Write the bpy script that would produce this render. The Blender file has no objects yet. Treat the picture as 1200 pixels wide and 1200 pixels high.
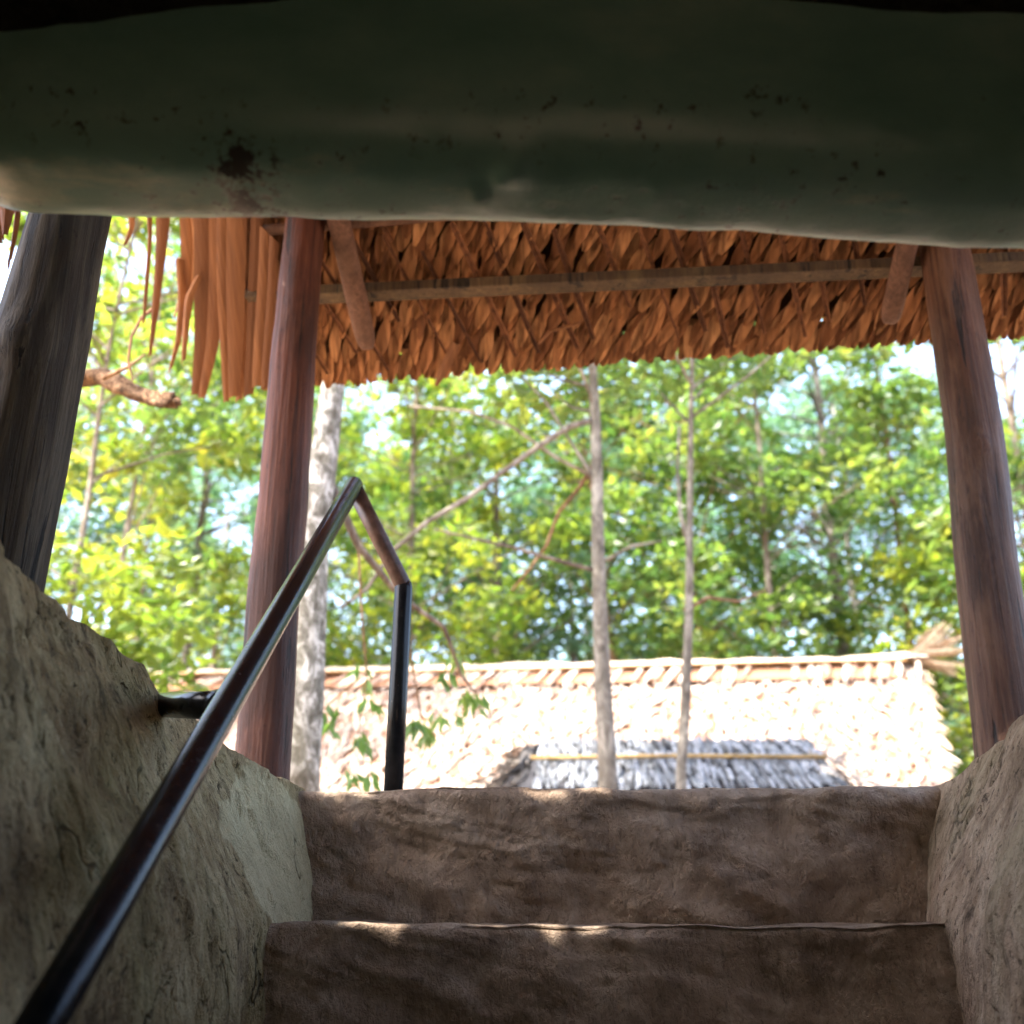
import bpy, math, random
from mathutils import Vector, Matrix, noise
R = math.radians
rnd = random.Random(7)
S = bpy.context.scene
COL = S.collection

# ------------------------------------------------------------------ camera, sky, sun, exposure
F_PX = 1287.0                      # focal length for a 1200 px wide frame
PITCH = R(20.3)
cam_d = bpy.data.cameras.new("camera")
cam = bpy.data.objects.new("camera", cam_d); COL.objects.link(cam)
cam.location = (0, 0, 0); cam.rotation_euler = (R(90) + PITCH, 0, 0)
cam_d.sensor_width = 36.0; cam_d.lens = 36.0 * F_PX / 1200.0
cam_d.clip_start = 0.02; cam_d.clip_end = 500
cam_d.dof.use_dof = True; cam_d.dof.focus_distance = 2.0; cam_d.dof.aperture_fstop = 3.2
S.camera = cam

SUN_DIR = Vector((-0.43, -0.33, 0.84)).normalized()
w = bpy.data.worlds.new("World"); S.world = w; w.use_nodes = True
nt = w.node_tree
bg = nt.nodes["Background"]; sky = nt.nodes.new("ShaderNodeTexSky")
sky.sky_type = 'NISHITA'; sky.sun_disc = False
sky.sun_elevation = math.asin(SUN_DIR.z); sky.sun_rotation = math.atan2(SUN_DIR.x, SUN_DIR.y)
sky.air_density = 1.0; sky.dust_density = 5.0
nt.links.new(sky.outputs[0], bg.inputs[0]); bg.inputs[1].default_value = 0.15
sd = bpy.data.lights.new("sun", 'SUN'); sd.energy = 2.4; sd.angle = R(0.5); sd.color = (1, .94, .84)
sun = bpy.data.objects.new("sun", sd); COL.objects.link(sun)
sun.rotation_euler = SUN_DIR.to_track_quat('Z', 'Y').to_euler(); sun.location = (-6, -4, 12)
S.view_settings.view_transform = 'Standard'; S.view_settings.look = 'None'
S.view_settings.exposure = 3.22; S.view_settings.gamma = 1.0
S.cycles.max_bounces = 10; S.cycles.diffuse_bounces = 6; S.cycles.transparent_max_bounces = 8
S.cycles.use_denoising = True

GZ = 0.25                          # upper ground level (the eye is the origin)

# ------------------------------------------------------------------ helpers
cP, sP = math.cos(PITCH), math.sin(PITCH)
def ray(px, py):
    cx = (px - 600) / F_PX; cy = (600 - py) / F_PX
    return Vector((cx, cP - cy * sP, sP + cy * cP))
def at_y(px, py, Y):
    d = ray(px, py); return d * (Y / d.y)
def at_z(px, py, z):
    d = ray(px, py); return d * (z / d.z)
def on_plane(px, py, p, n):
    d = ray(px, py); return d * (Vector(p).dot(n) / d.dot(n))
def fnoise(x, y, z, sc=1.0, oct=4):
    return noise.fractal(Vector((x, y, z)) * sc, 1.0, 2.0, oct)

class MB:
    def __init__(s): s.v = []; s.f = []
    def quad_grid(s, rows, close=False):
        n = len(rows[0]); b = len(s.v)
        for r in rows: s.v.extend([tuple(p) for p in r])
        for i in range(len(rows) - 1):
            for j in range(n if close else n - 1):
                k = (j + 1) % n
                s.f.append((b + i * n + j, b + i * n + k, b + (i + 1) * n + k, b + (i + 1) * n + j))
        return b
    def tube(s, pts, rad, n=10, caps=True, wob=0.0, seed=0.0):
        pts = [Vector(p) for p in pts]
        if not isinstance(rad, (list, tuple)): rad = [rad] * len(pts)
        rows = []; up = None
        for i, p in enumerate(pts):
            t = (pts[min(i + 1, len(pts) - 1)] - pts[max(i - 1, 0)]).normalized()
            if up is None:
                up = Vector((1, 0, 0)) if abs(t.x) < .9 else Vector((0, 1, 0))
            u = (up - t * up.dot(t)).normalized(); up = u; w_ = t.cross(u)
            row = []
            for k in range(n):
                a = 2 * math.pi * k / n
                r = rad[i]
                if wob: r *= 1 + wob * .6 * fnoise(math.cos(a) * 3 + seed, math.sin(a) * 3, p.length * 4.5, 2.2, 3) + wob * fnoise(math.cos(a) + seed, math.sin(a) + seed * 1.7, p.length * 2.0, 1.2, 3)
                row.append(p + u * (math.cos(a) * r) + w_ * (math.sin(a) * r))
            rows.append(row)
        b = s.quad_grid(rows, True)
        if caps:
            s.f.append(tuple(b + k for k in reversed(range(n))))
            e = b + (len(rows) - 1) * n
            s.f.append(tuple(e + k for k in range(n)))
    def box(s, c, ax, ay, az):
        c = Vector(c); ax, ay, az = Vector(ax), Vector(ay), Vector(az); b = len(s.v)
        for k in (-1, 1):
            for j in (-1, 1):
                for i in (-1, 1): s.v.append(tuple(c + ax * i + ay * j + az * k))
        for q in ((0, 2, 3, 1), (4, 5, 7, 6), (0, 1, 5, 4), (2, 6, 7, 3), (0, 4, 6, 2), (1, 3, 7, 5)):
            s.f.append(tuple(b + i for i in q))
    def blade(s, p, d, side, L, W, sag=0.0, arch=0.0, tip=.15, base=.7, n=4):
        """a leaf strip from p along d; arch lifts its midrib, sag bends it along its own normal"""
        p, d, side = Vector(p), Vector(d).normalized(), Vector(side)
        side = (side - d * side.dot(d)).normalized(); nn = d.cross(side)
        rows = []
        for i in range(n + 1):
            t = i / n
            wd = W * .5 * (base + (1 - base) * math.sin(min(t / .45, 1) * math.pi / 2)) if t < .45 else W * .5 * (tip + (1 - tip) * math.cos((t - .45) / .55 * math.pi / 2))
            c = p + d * (L * t) + nn * (sag * L * t * t)
            rows.append([c - side * wd, c + nn * (arch * W), c + side * wd])
        s.quad_grid(rows)
    def leaf(s, p, d, side, L, W):
        """small folded tree leaf"""
        b = len(s.v); nn = d.cross(side)
        m = p + d * (L * .45); q = p + d * L - nn * (L * .12)
        s.v += [tuple(p), tuple(m - side * (W * .5) + nn * (W * .15)), tuple(q), tuple(m + side * (W * .5) + nn * (W * .15))]
        s.f += [(b, b + 1, b + 2), (b, b + 2, b + 3)]
    def build(s, name, mat, parent=None, smooth=False, solid=0.0):
        me = bpy.data.meshes.new(name); me.from_pydata(s.v, [], s.f); me.update()
        if smooth: me.polygons.foreach_set("use_smooth", [True] * len(me.polygons))
        me.materials.append(mat)
        o = bpy.data.objects.new(name, me); COL.objects.link(o)
        if parent is not None:
            o.parent = parent
            q = Vector((0, 0, 0)); a = parent
            while a is not None: q += a.location; a = a.parent
            o.location = -q
        if solid:
            m = o.modifiers.new("thick", 'SOLIDIFY'); m.thickness = solid; m.offset = 0
        return o
def tag(o, label=None, cat=None, group=None, kind=None):
    for k, v in (("label", label), ("category", cat), ("group", group), ("kind", kind)):
        if v: o[k] = v
    return o
def thing(name, loc, label, cat, group=None):
    o = bpy.data.objects.new(name, None); COL.objects.link(o); o.location = loc; o.empty_display_size = .2
    return tag(o, label, cat, group)
def rvec(r=rnd):
    while True:
        v = Vector((r.uniform(-1, 1), r.uniform(-1, 1), r.uniform(-1, 1)))
        if .05 < v.length < 1: return v
def lerp(a, b, t): return a + (b - a) * t
def interp(tab, x):
    if x <= tab[0][0]: return tab[0][1:]
    for a, b in zip(tab, tab[1:]):
        if x <= b[0]:
            t = (x - a[0]) / (b[0] - a[0]); t = t * t * (3 - 2 * t) * .5 + t * .5
            return tuple(lerp(p, q, t) for p, q in zip(a[1:], b[1:]))
    return tab[-1][1:]

# ------------------------------------------------------------------ materials
class NT:
    def __init__(s, name):
        s.m = bpy.data.materials.new(name); s.m.use_nodes = True; s.t = s.m.node_tree
        s.b = s.t.nodes["Principled BSDF"]; s.out = s.t.nodes["Material Output"]
        s.co = s.t.nodes.new("ShaderNodeTexCoord")
    def n(s, typ, **k):
        x = s.t.nodes.new(typ)
        for a, v in k.items(): setattr(x, a, v)
        return x
    def l(s, a, b): s.t.links.new(a, b)
    def map(s, scale=(1, 1, 1), rot=(0, 0, 0), src=None):
        m = s.n("ShaderNodeMapping"); m.inputs['Scale'].default_value = scale; m.inputs['Rotation'].default_value = rot
        s.l(src or s.co.outputs['Object'], m.inputs[0]); return m.outputs[0]
    def noise(s, vec, scale, det=6, rough=.6, dist=0.0):
        x = s.n("ShaderNodeTexNoise"); x.inputs['Scale'].default_value = scale; x.inputs['Detail'].default_value = det
        x.inputs['Roughness'].default_value = rough; x.inputs['Distortion'].default_value = dist
        s.l(vec, x.inputs['Vector']); return x.outputs[0]
    def voro(s, vec, scale, feat='DISTANCE_TO_EDGE'):
        x = s.n("ShaderNodeTexVoronoi"); x.feature = feat; x.inputs['Scale'].default_value = scale
        s.l(vec, x.inputs['Vector']); return x.outputs[0]
    def ramp(s, fac, stops, interp='LINEAR'):
        x = s.n("ShaderNodeValToRGB"); e = x.color_ramp.elements; x.color_ramp.interpolation = interp
        while len(e) < len(stops): e.new(.5)
        for el, (p, c) in zip(e, stops):
            el.position = p; el.color = (*c, 1) if isinstance(c, tuple) else (c, c, c, 1)
        s.l(fac, x.inputs[0]); return x.outputs[0]
    def mix(s, fac, a, b, mode='MIX'):
        x = s.n("ShaderNodeMix", data_type='RGBA', blend_type=mode)
        for sock, v in ((x.inputs[0], fac), (x.inputs[6], a), (x.inputs[7], b)):
            if hasattr(v, 'links') or hasattr(v, 'is_output'): s.l(v, sock)
            elif isinstance(v, tuple): sock.default_value = (*v, 1)
            else: sock.default_value = v
        return x.outputs[2]
    def math(s, op, a, b=0.0):
        x = s.n("ShaderNodeMath", operation=op)
        for sock, v in ((x.inputs[0], a), (x.inputs[1], b)):
            if hasattr(v, 'is_output'): s.l(v, sock)
            else: sock.default_value = v
        return x.outputs[0]
    def fin(s, col, rough=.85, bump=None, bs=.3, bd=.02, spec=.3):
        if isinstance(col, tuple): s.b.inputs['Base Color'].default_value = (*col, 1)
        else: s.l(col, s.b.inputs['Base Color'])
        if hasattr(rough, 'is_output'): s.l(rough, s.b.inputs['Roughness'])
        else: s.b.inputs['Roughness'].default_value = rough
        s.b.inputs['Specular IOR Level'].default_value = spec
        if bump is not None:
            b = s.n("ShaderNodeBump"); b.inputs['Strength'].default_value = bs; b.inputs['Distance'].default_value = bd
            s.l(bump, b.inputs['Height']); s.l(b.outputs[0], s.b.inputs['Normal'])
        return s.m

def mat_clay(name, dark, mid, light, crack=.5, moss=None, streak=.22, patch=None, mot=1.0):
    m = NT(name)
    v = m.map((1, 1, streak)); v1 = m.map((1, 1, .6))
    n1 = m.noise(v, 9, 8, .65, .6); n2 = m.noise(v1, 3.0, 6, .6, .4); n3 = m.noise(v1, 60, 5, .7)
    n4 = m.noise(v, 26, 6, .7, 1.0)
    c = m.ramp(n2, [(.32, dark), (.5, mid), (.68, light)])
    c = m.mix(.6, c, m.ramp(n1, [(.38, dark), (.5, mid), (.6, light)]))
    pit = m.noise(m.map((1, 1, .55)), 85, 4, .75, .5); c = m.mix(m.ramp(pit, [(.57, 0.0), (.64, .85 * mot)]), c, tuple(x * .3 for x in dark))
    fl = m.noise(m.map((1, 1, .3)), 40, 5, .7, .2); c = m.mix(m.ramp(fl, [(.52, 0.0), (.66, .5 * mot)]), c, tuple(x * .6 for x in dark)); c = m.mix(m.ramp(fl, [(.33, .35), (.44, 0.0)]), c, light)
    c = m.mix(m.ramp(n4, [(.60, 0.0), (.68, .8 * mot)]), c, tuple(x * .25 for x in dark))
    vs = m.map((1, 1, .28)); c = m.mix(m.ramp(m.noise(vs, 13, 6, .7, .3), [(.56, 0.0), (.66, .75 * mot)]), c, tuple(x * .35 for x in dark))
    if moss: c = m.mix(m.ramp(m.noise(v1, 4.5, 5, .6), [(.47, 0.0), (.62, .45)]), c, moss)
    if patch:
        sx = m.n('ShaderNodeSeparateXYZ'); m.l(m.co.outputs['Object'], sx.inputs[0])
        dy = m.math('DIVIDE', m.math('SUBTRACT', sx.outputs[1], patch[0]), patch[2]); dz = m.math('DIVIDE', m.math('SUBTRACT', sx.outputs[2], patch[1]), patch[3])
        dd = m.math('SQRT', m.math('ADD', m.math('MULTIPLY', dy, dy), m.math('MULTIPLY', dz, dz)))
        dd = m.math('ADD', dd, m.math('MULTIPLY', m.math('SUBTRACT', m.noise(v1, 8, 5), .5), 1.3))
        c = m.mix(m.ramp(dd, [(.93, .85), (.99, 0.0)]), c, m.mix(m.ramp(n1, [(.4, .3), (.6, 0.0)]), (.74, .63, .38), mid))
    # cracks: warped cell edges, only in places
    wv = m.n("ShaderNodeVectorMath", operation='ADD'); m.l(v1, wv.inputs[0])
    nz = m.n("ShaderNodeTexNoise"); nz.inputs['Scale'].default_value = 7; nz.inputs['Detail'].default_value = 5
    m.l(v1, nz.inputs['Vector'])
    sc = m.n("ShaderNodeVectorMath", operation='SCALE'); sc.inputs['Scale'].default_value = .45
    m.l(nz.outputs[1], sc.inputs[0]); m.l(sc.outputs[0], wv.inputs[1])
    e = m.voro(wv.outputs[0], 3.1)
    cr = m.ramp(e, [(0.0, .8), (.02, 0.0)])
    cr = m.math('MULTIPLY', cr, m.ramp(m.noise(v1, 4.5, 3), [(.52, 0.0), (.62, crack)]))
    c = m.mix(cr, c, tuple(x * .18 for x in dark))
    h = m.math('ADD', m.math('MULTIPLY', n1, 1.0), m.math('MULTIPLY', n3, .35)); h = m.math('SUBTRACT', h, m.math('MULTIPLY', pit, .5))
    h = m.math('SUBTRACT', h, m.math('MULTIPLY', cr, 1.2))
    return m.fin(c, .88, h, .9, .045, .2)

def mat_wood(name, dark, mid, light, knot=True, grain=85, rough=.6, crack=.9):
    m = NT(name)
    v = m.map((1, 1, .035)); v2 = m.map((1, 1, .35)); v3 = m.map((1, 1, .05))
    g = m.noise(v, grain, 8, .65, .5); g2 = m.noise(v2, 5, 5, .6); g3 = m.noise(v3, 24, 6, .6, .8)
    c = m.ramp(g, [(.3, dark), (.5, mid), (.72, light)])
    c = m.mix(m.ramp(g2, [(.42, .75), (.6, 0.0)]), c, dark)
    cr = m.ramp(g3, [(.40, crack), (.425, 0.0)])
    c = m.mix(cr, c, tuple(x * .15 for x in dark))
    sp_ = m.noise(m.map((1, 1, .5)), 70, 4, .7); c = m.mix(m.ramp(sp_, [(.6, 0.0), (.7, .5)]), c, tuple(x * .4 for x in dark))
    lf_ = m.noise(m.map((1, 1, .25)), 9, 5, .7); c = m.mix(m.ramp(lf_, [(.54, 0.0), (.66, .5)]), c, light)
    h = m.math('ADD', m.math('SUBTRACT', g, m.math('MULTIPLY', cr, .9)), m.math('MULTIPLY', sp_, .3))
    return m.fin(c, rough, h, .6, .012, .35)

def mat_straw(name, dark, mid, light, rough=.7, ax=(1, 1, 1), gr=60, spec=.25, trans=0.0):
    m = NT(name)
    geo = m.n("ShaderNodeNewGeometry")
    r = geo.outputs['Random Per Island']
    c = m.ramp(r, [(0.0, dark), (.35, mid), (.8, light), (1.0, tuple(x * .9 for x in mid))])
    n1 = m.noise(m.map(ax), gr, 5, .6)
    c = m.mix(m.ramp(n1, [(.38, .65), (.6, 0.0)]), c, tuple(x * .45 for x in dark))
    mm = m.fin(c, rough, n1, .35, .006, spec)
    if trans:
        tr = m.n("ShaderNodeBsdfTranslucent"); m.l(c, tr.inputs[0])
        ms = m.n("ShaderNodeMixShader"); ms.inputs[0].default_value = trans
        m.l(m.b.outputs[0], ms.inputs[1]); m.l(tr.outputs[0], ms.inputs[2]); m.l(ms.outputs[0], m.out.inputs[0])
    return mm

def mat_leaf(name, cols, tcols, trans=.5, spec=.75, rough=.45):
    m = NT(name)
    geo = m.n("ShaderNodeNewGeometry"); r = geo.outputs['Random Per Island']
    big = m.noise(m.map(), 1.1, 3, .6)                       # slow noise shifts whole sprays darker or yellower together
    r = m.math('ADD', m.math('MULTIPLY', r, .45), m.math('MULTIPLY', m.ramp(big, [(.36, 0.0), (.64, 1.0)]), .55))
    k = len(cols)
    c = m.ramp(r, [(i / max(k - 1, 1), cols[i]) for i in range(k)])
    tc = m.ramp(r, [(i / max(k - 1, 1), tcols[i]) for i in range(k)])
    m.fin(c, rough, None, spec=spec)
    tr = m.n("ShaderNodeBsdfTranslucent"); m.l(tc, tr.inputs[0])
    ms = m.n("ShaderNodeMixShader"); ms.inputs[0].default_value = trans
    m.l(m.b.outputs[0], ms.inputs[1]); m.l(tr.outputs[0], ms.inputs[2]); m.l(ms.outputs[0], m.out.inputs[0])
    return m.m

def mat_bark(name, dark, mid, light, sz=.5, sc=14):
    m = NT(name)
    v = m.map((1, 1, sz)); n1 = m.noise(v, sc, 7, .7, .5); n2 = m.noise(v, sc * .22, 4, .6)
    c = m.ramp(n1, [(.36, dark), (.5, mid), (.6, light)])
    c = m.mix(m.ramp(n2, [(.4, .5), (.62, 0.0)]), c, dark)
    return m.fin(c, .9, n1, .6, .02, .15)

M = {}
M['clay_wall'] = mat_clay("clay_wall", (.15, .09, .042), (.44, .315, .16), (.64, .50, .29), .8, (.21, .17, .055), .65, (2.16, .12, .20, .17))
M['clay_wall_right'] = mat_clay("clay_wall_right", (.19, .12, .078), (.48, .335, .23), (.66, .50, .37), .6, (.28, .22, .12), .65)
M['clay_step'] = mat_clay("clay_step", (.25, .172, .12), (.40, .285, .205), (.55, .42, .32), 0.0, None, .9, None, .45)
M['red_post'] = mat_wood("red_post", (.034, .011, .006), (.13, .038, .019), (.21, .082, .046))
M['grey_post'] = mat_wood("grey_post", (.028, .012, .007), (.092, .037, .019), (.16, .085, .05), True, 70)
M['dark_post'] = mat_wood("dark_post", (.012, .008, .005), (.042, .030, .018), (.14, .112, .075), True, 50, .75)
M['purlin'] = mat_wood("purlin_wood", (.035, .02, .010), (.085, .05, .024), (.15, .105, .045), rough=.7)
M['rafter'] = mat_wood("rafter_wood", (.08, .038, .024), (.15, .072, .046), (.20, .11, .07), rough=.7, crack=.2)
M['thatch'] = mat_straw("thatch_leaf", (.17, .065, .025), (.385, .17, .07), (.53, .27, .12), ax=(1, .12, .12), gr=60)
def mat_frond():
    m = NT("frond"); oi = m.n("ShaderNodeObjectInfo")
    c = m.ramp(oi.outputs['Random'], [(0.0, (.15, .062, .026)), (.5, (.30, .135, .058)), (1.0, (.42, .215, .10))])
    n1 = m.noise(m.map((1, .03, .03)), 95, 5, .65); n2 = m.noise(m.map((1, .06, .06)), 24, 4, .6)
    c = m.mix(m.ramp(n1, [(.36, .6), (.58, 0.0)]), c, (.12, .045, .02))
    c = m.mix(m.ramp(n2, [(.36, .6), (.55, 0.0)]), c, (.16, .065, .03))
    m.fin(c, .6, n1, .5, .006, .3)
    tr = m.n("ShaderNodeBsdfTranslucent"); m.l(c, tr.inputs[0])
    ms = m.n("ShaderNodeMixShader"); ms.inputs[0].default_value = .25
    m.l(m.b.outputs[0], ms.inputs[1]); m.l(tr.outputs[0], ms.inputs[2]); m.l(ms.outputs[0], m.out.inputs[0])
    return m.m
M['frond'] = mat_frond()
M['stem'] = mat_straw("leaf_stem", (.085, .035, .018), (.16, .065, .03), (.24, .10, .045), ax=(4, 4, 1), gr=20)
M['thatch_back'] = NT("thatch_back").fin((.05, .025, .012), .95, spec=.1)
M['hut_thatch'] = mat_straw("hut_thatch", (.19, .105, .075), (.38, .295, .24), (.51, .44, .385), gr=30)
M['hut_under'] = NT("hut_under").fin((.22, .115, .07), .95, spec=.1)
M['grey_thatch'] = mat_straw("grey_thatch", (.035, .033, .033), (.125, .135, .15), (.23, .245, .28), gr=30)  # weathered grey, with tree shade and blue skylight put into the colour
M['tuft'] = mat_straw('tuft_leaf', (.24, .14, .08), (.44, .34, .24), (.56, .47, .38), gr=30, trans=.4)
M['bark_limb'] = mat_bark('bark_limb', (.03, .018, .01), (.10, .055, .03), (.25, .16, .095), .9, 55)
M['brown_grey'] = mat_straw('brown_grey_thatch', (.06, .05, .042), (.20, .17, .145), (.32, .29, .26), gr=30)
M['grey_core'] = NT('grey_core').fin((.035, .035, .04), .95, spec=.1)
M['bamboo'] = mat_wood("bamboo", (.16, .10, .03), (.28, .18, .06), (.36, .26, .10), rough=.5, crack=.2)
M['cap_pole'] = mat_wood("cap_pole", (.2, .10, .03), (.34, .19, .07), (.42, .26, .12), rough=.6, crack=.2)
M['bark_pale'] = mat_bark("bark_pale", (.06, .053, .045), (.15, .138, .12), (.27, .255, .23))
M['bark_lichen'] = mat_bark("bark_lichen", (.075, .07, .055), (.21, .205, .18), (.55, .55, .52), .6, 24)
M['bark_brown'] = mat_bark("bark_brown", (.05, .03, .018), (.16, .09, .05), (.32, .21, .13), .5, 18)
M['bark_grey'] = mat_bark("bark_grey", (.07, .055, .045), (.16, .13, .105), (.28, .25, .21))
M['leaf_green'] = mat_leaf("leaf_green", [(.018, .055, .011), (.038, .092, .019), (.062, .118, .024), (.105, .14, .03)],
                           [(.05, .135, .022), (.11, .22, .035), (.21, .31, .045), (.42, .43, .055)])
M['leaf_lime'] = mat_leaf("leaf_lime", [(.035, .08, .014), (.065, .12, .018), (.10, .145, .018), (.15, .15, .02)],
                          [(.10, .22, .025), (.20, .32, .03), (.36, .42, .035), (.56, .50, .04)])
M['leaf_dark'] = mat_leaf("leaf_dark", [(.022, .05, .014), (.04, .08, .022), (.06, .11, .03)],
                          [(.06, .14, .03), (.12, .22, .045), (.21, .31, .06)])
M['leaf_blue'] = mat_leaf("leaf_blue", [(.04, .09, .06), (.065, .13, .085), (.095, .165, .105)],
                          [(.07, .19, .075), (.13, .28, .12), (.22, .36, .16)], .45)  # leaf colours blued to stand for sky light and distance haze
M['ceiling'] = mat_clay("ceiling_clay", (.02, .018, .014), (.035, .032, .026), (.05, .046, .04), .2)  # near-black tones stand for the shade of the unlit ceiling

def ground_mat():
    m = NT("forest_floor"); v = m.map()
    n1 = m.noise(v, 1.2, 6); n2 = m.noise(v, 14, 6, .7); vo = m.voro(v, 22, 'F1')
    c = m.ramp(n1, [(.35, (.20, .13, .085)), (.6, (.36, .26, .18))])
    c = m.mix(m.ramp(n2, [(.45, 0.0), (.65, .7)]), c, (.42, .27, .15))
    c = m.mix(m.ramp(vo, [(.1, .5), (.4, 0.0)]), c, (.12, .07, .04))
    return m.fin(c, .95, n2, .6, .03, .1)
M['ground'] = ground_mat()

def rail_mat():
    m = NT("rail_paint"); v = m.map()
    n1 = m.noise(v, 30, 6, .7); n2 = m.noise(v, 160, 3, .6); n3 = m.noise(v, 9, 4, .6)
    c = m.ramp(n1, [(.4, (.008, .009, .011)), (.62, (.016, .016, .018))])
    c = m.mix(m.ramp(n3, [(.68, 0.0), (.76, .5)]), c, (.05, .03, .02))
    c = m.mix(m.ramp(n2, [(.72, 0.0), (.76, .7)]), c, (.25, .22, .2))
    r = m.ramp(n1, [(.3, .16), (.7, .28)])
    return m.fin(c, r, n2, .12, .002, .22)
M['rail'] = rail_mat()

def rail_lit_mat():
    m = NT("rail_end_lit"); v = m.map()
    n1 = m.noise(v, 26, 6, .7)
    c = m.ramp(n1, [(.35, (.05, .025, .018)), (.55, (.13, .065, .045)), (.7, (.2, .12, .09))])
    return m.fin(c, .42, n1, .2, .003, .5)
M['rail_end_lit'] = rail_lit_mat()  # browner pipe end: its reddish light is put into the colour

def lintel_mat():
    m = NT("lintel_paint"); v = m.map((1, 1, 1))
    n1 = m.noise(m.map((.5, 1, 1)), 7, 6, .6); n2 = m.noise(v, 85, 7, .8); n3 = m.noise(v, 26, 7, .75)
    c = m.ramp(n1, [(.35, (.115, .24, .195)), (.55, (.165, .30, .245)), (.7, (.23, .355, .29))])
    # flaked paint: one broad patch and a scatter of small chips
    def near(px, py, Y, rx, rz):
        p = at_y(px, py, Y)
        mp = m.n("ShaderNodeMapping"); mp.vector_type = 'POINT'
        mp.inputs['Location'].default_value = (-p.x / rx, 0, -p.z / rz); mp.inputs['Scale'].default_value = (1 / rx, 0, 1 / rz)
        m.l(m.co.outputs['Object'], mp.inputs[0])
        ln = m.n("ShaderNodeVectorMath", operation='LENGTH'); m.l(mp.outputs[0], ln.inputs[0]); return ln.outputs['Value']
    d = near(270, 180, 1.0, .05, .035)
    a = m.math('GREATER_THAN', m.math('SUBTRACT', m.math('ADD', n2, m.math('MULTIPLY', n3, .8)), m.math('MULTIPLY', d, .19)), .845)
    chips = m.ramp(m.noise(v, 48, 6, .75), [(.595, 0.0), (.61, 1.0)])
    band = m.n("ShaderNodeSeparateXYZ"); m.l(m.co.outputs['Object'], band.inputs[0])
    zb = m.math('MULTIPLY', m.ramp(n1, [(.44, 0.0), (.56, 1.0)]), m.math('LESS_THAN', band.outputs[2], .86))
    worn_lit = m.math('ADD', m.math('MULTIPLY', m.math('ADD', m.math('SUBTRACT', band.outputs[2], .772), m.math('MULTIPLY', band.outputs[0], .052)), 8.0), m.noise(m.map((.35, 1, 1)), 11, 7, .7))
    c = m.mix(m.ramp(worn_lit, [(.26, .85), (.52, 0.0)]), c, m.ramp(n3, [(.4, (.37, .37, .26)), (.6, (.56, .55, .41))]))  # pale lower edge: paint wear, with the light it catches put into the colour
    f = m.math('MAXIMUM', a, m.math('MULTIPLY', chips, zb))
    c = m.mix(f, c, (.022, .016, .012))
    h = m.math('SUBTRACT', m.math('MULTIPLY', n3, .5), m.math('MULTIPLY', f, .5))
    return m.fin(c, .3, h, .35, .01, .5)
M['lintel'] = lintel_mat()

# ------------------------------------------------------------------ setting: ground, dugout
def ground():
    mb = MB()
    xs = [-160, -40, -12, -5, -2.6, -1.1, 1.33, 2.8, 5, 12, 40, 160]; ys = [-160, -30, -8, -6.2, 2.5, 3.2, 4.2, 6, 9, 14, 25, 60, 240]
    z = GZ - .012
    for i in range(len(xs) - 1):
        for j in range(len(ys) - 1):
            if xs[i] == -1.1 and ys[j] == -6.2: continue
            b = len(mb.v)
            mb.v += [(xs[i], ys[j], z), (xs[i + 1], ys[j], z), (xs[i + 1], ys[j + 1], z), (xs[i], ys[j + 1], z)]
            mb.f.append((b, b + 1, b + 2, b + 3))
    return tag(mb.build("ground", M['ground']), "brown earth forest floor", "ground", kind="structure")
ground()

FLOOR = -1.55
# wall tops as (Y, X, z);  wall foot X
L_TOP = [(-1.7, -.70, 1.25), (.70, -.72, 1.25), (.95, -.72, 1.0), (1.12, -.66, .52), (1.30, -.636, .425), (1.55, -.632, .405), (1.80, -.625, .392), (1.95, -.60, .36), (2.12, -.535, .292), (2.25, -.465, .262), (2.40, -.425, .25)]
L_FOOT = [(-1.7, -.50), (1.0, -.50), (1.6, -.455), (2.0, -.42), (2.2, -.405), (2.4, -.385)]
R_TOP = [(-1.7, .95, 1.25), (.75, .95, 1.25), (1.0, .95, 1.0), (1.25, .95, .62), (1.6, .935, .45), (1.95, .915, .352), (2.1, .92, .318), (2.2, .917, .294), (2.32, .895, .262), (2.44, .87, .25)]
R_FOOT = [(-1.7, .66), (1.2, .68), (1.8, .72), (2.05, .745), (2.25, .80), (2.44, .85)]
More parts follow.
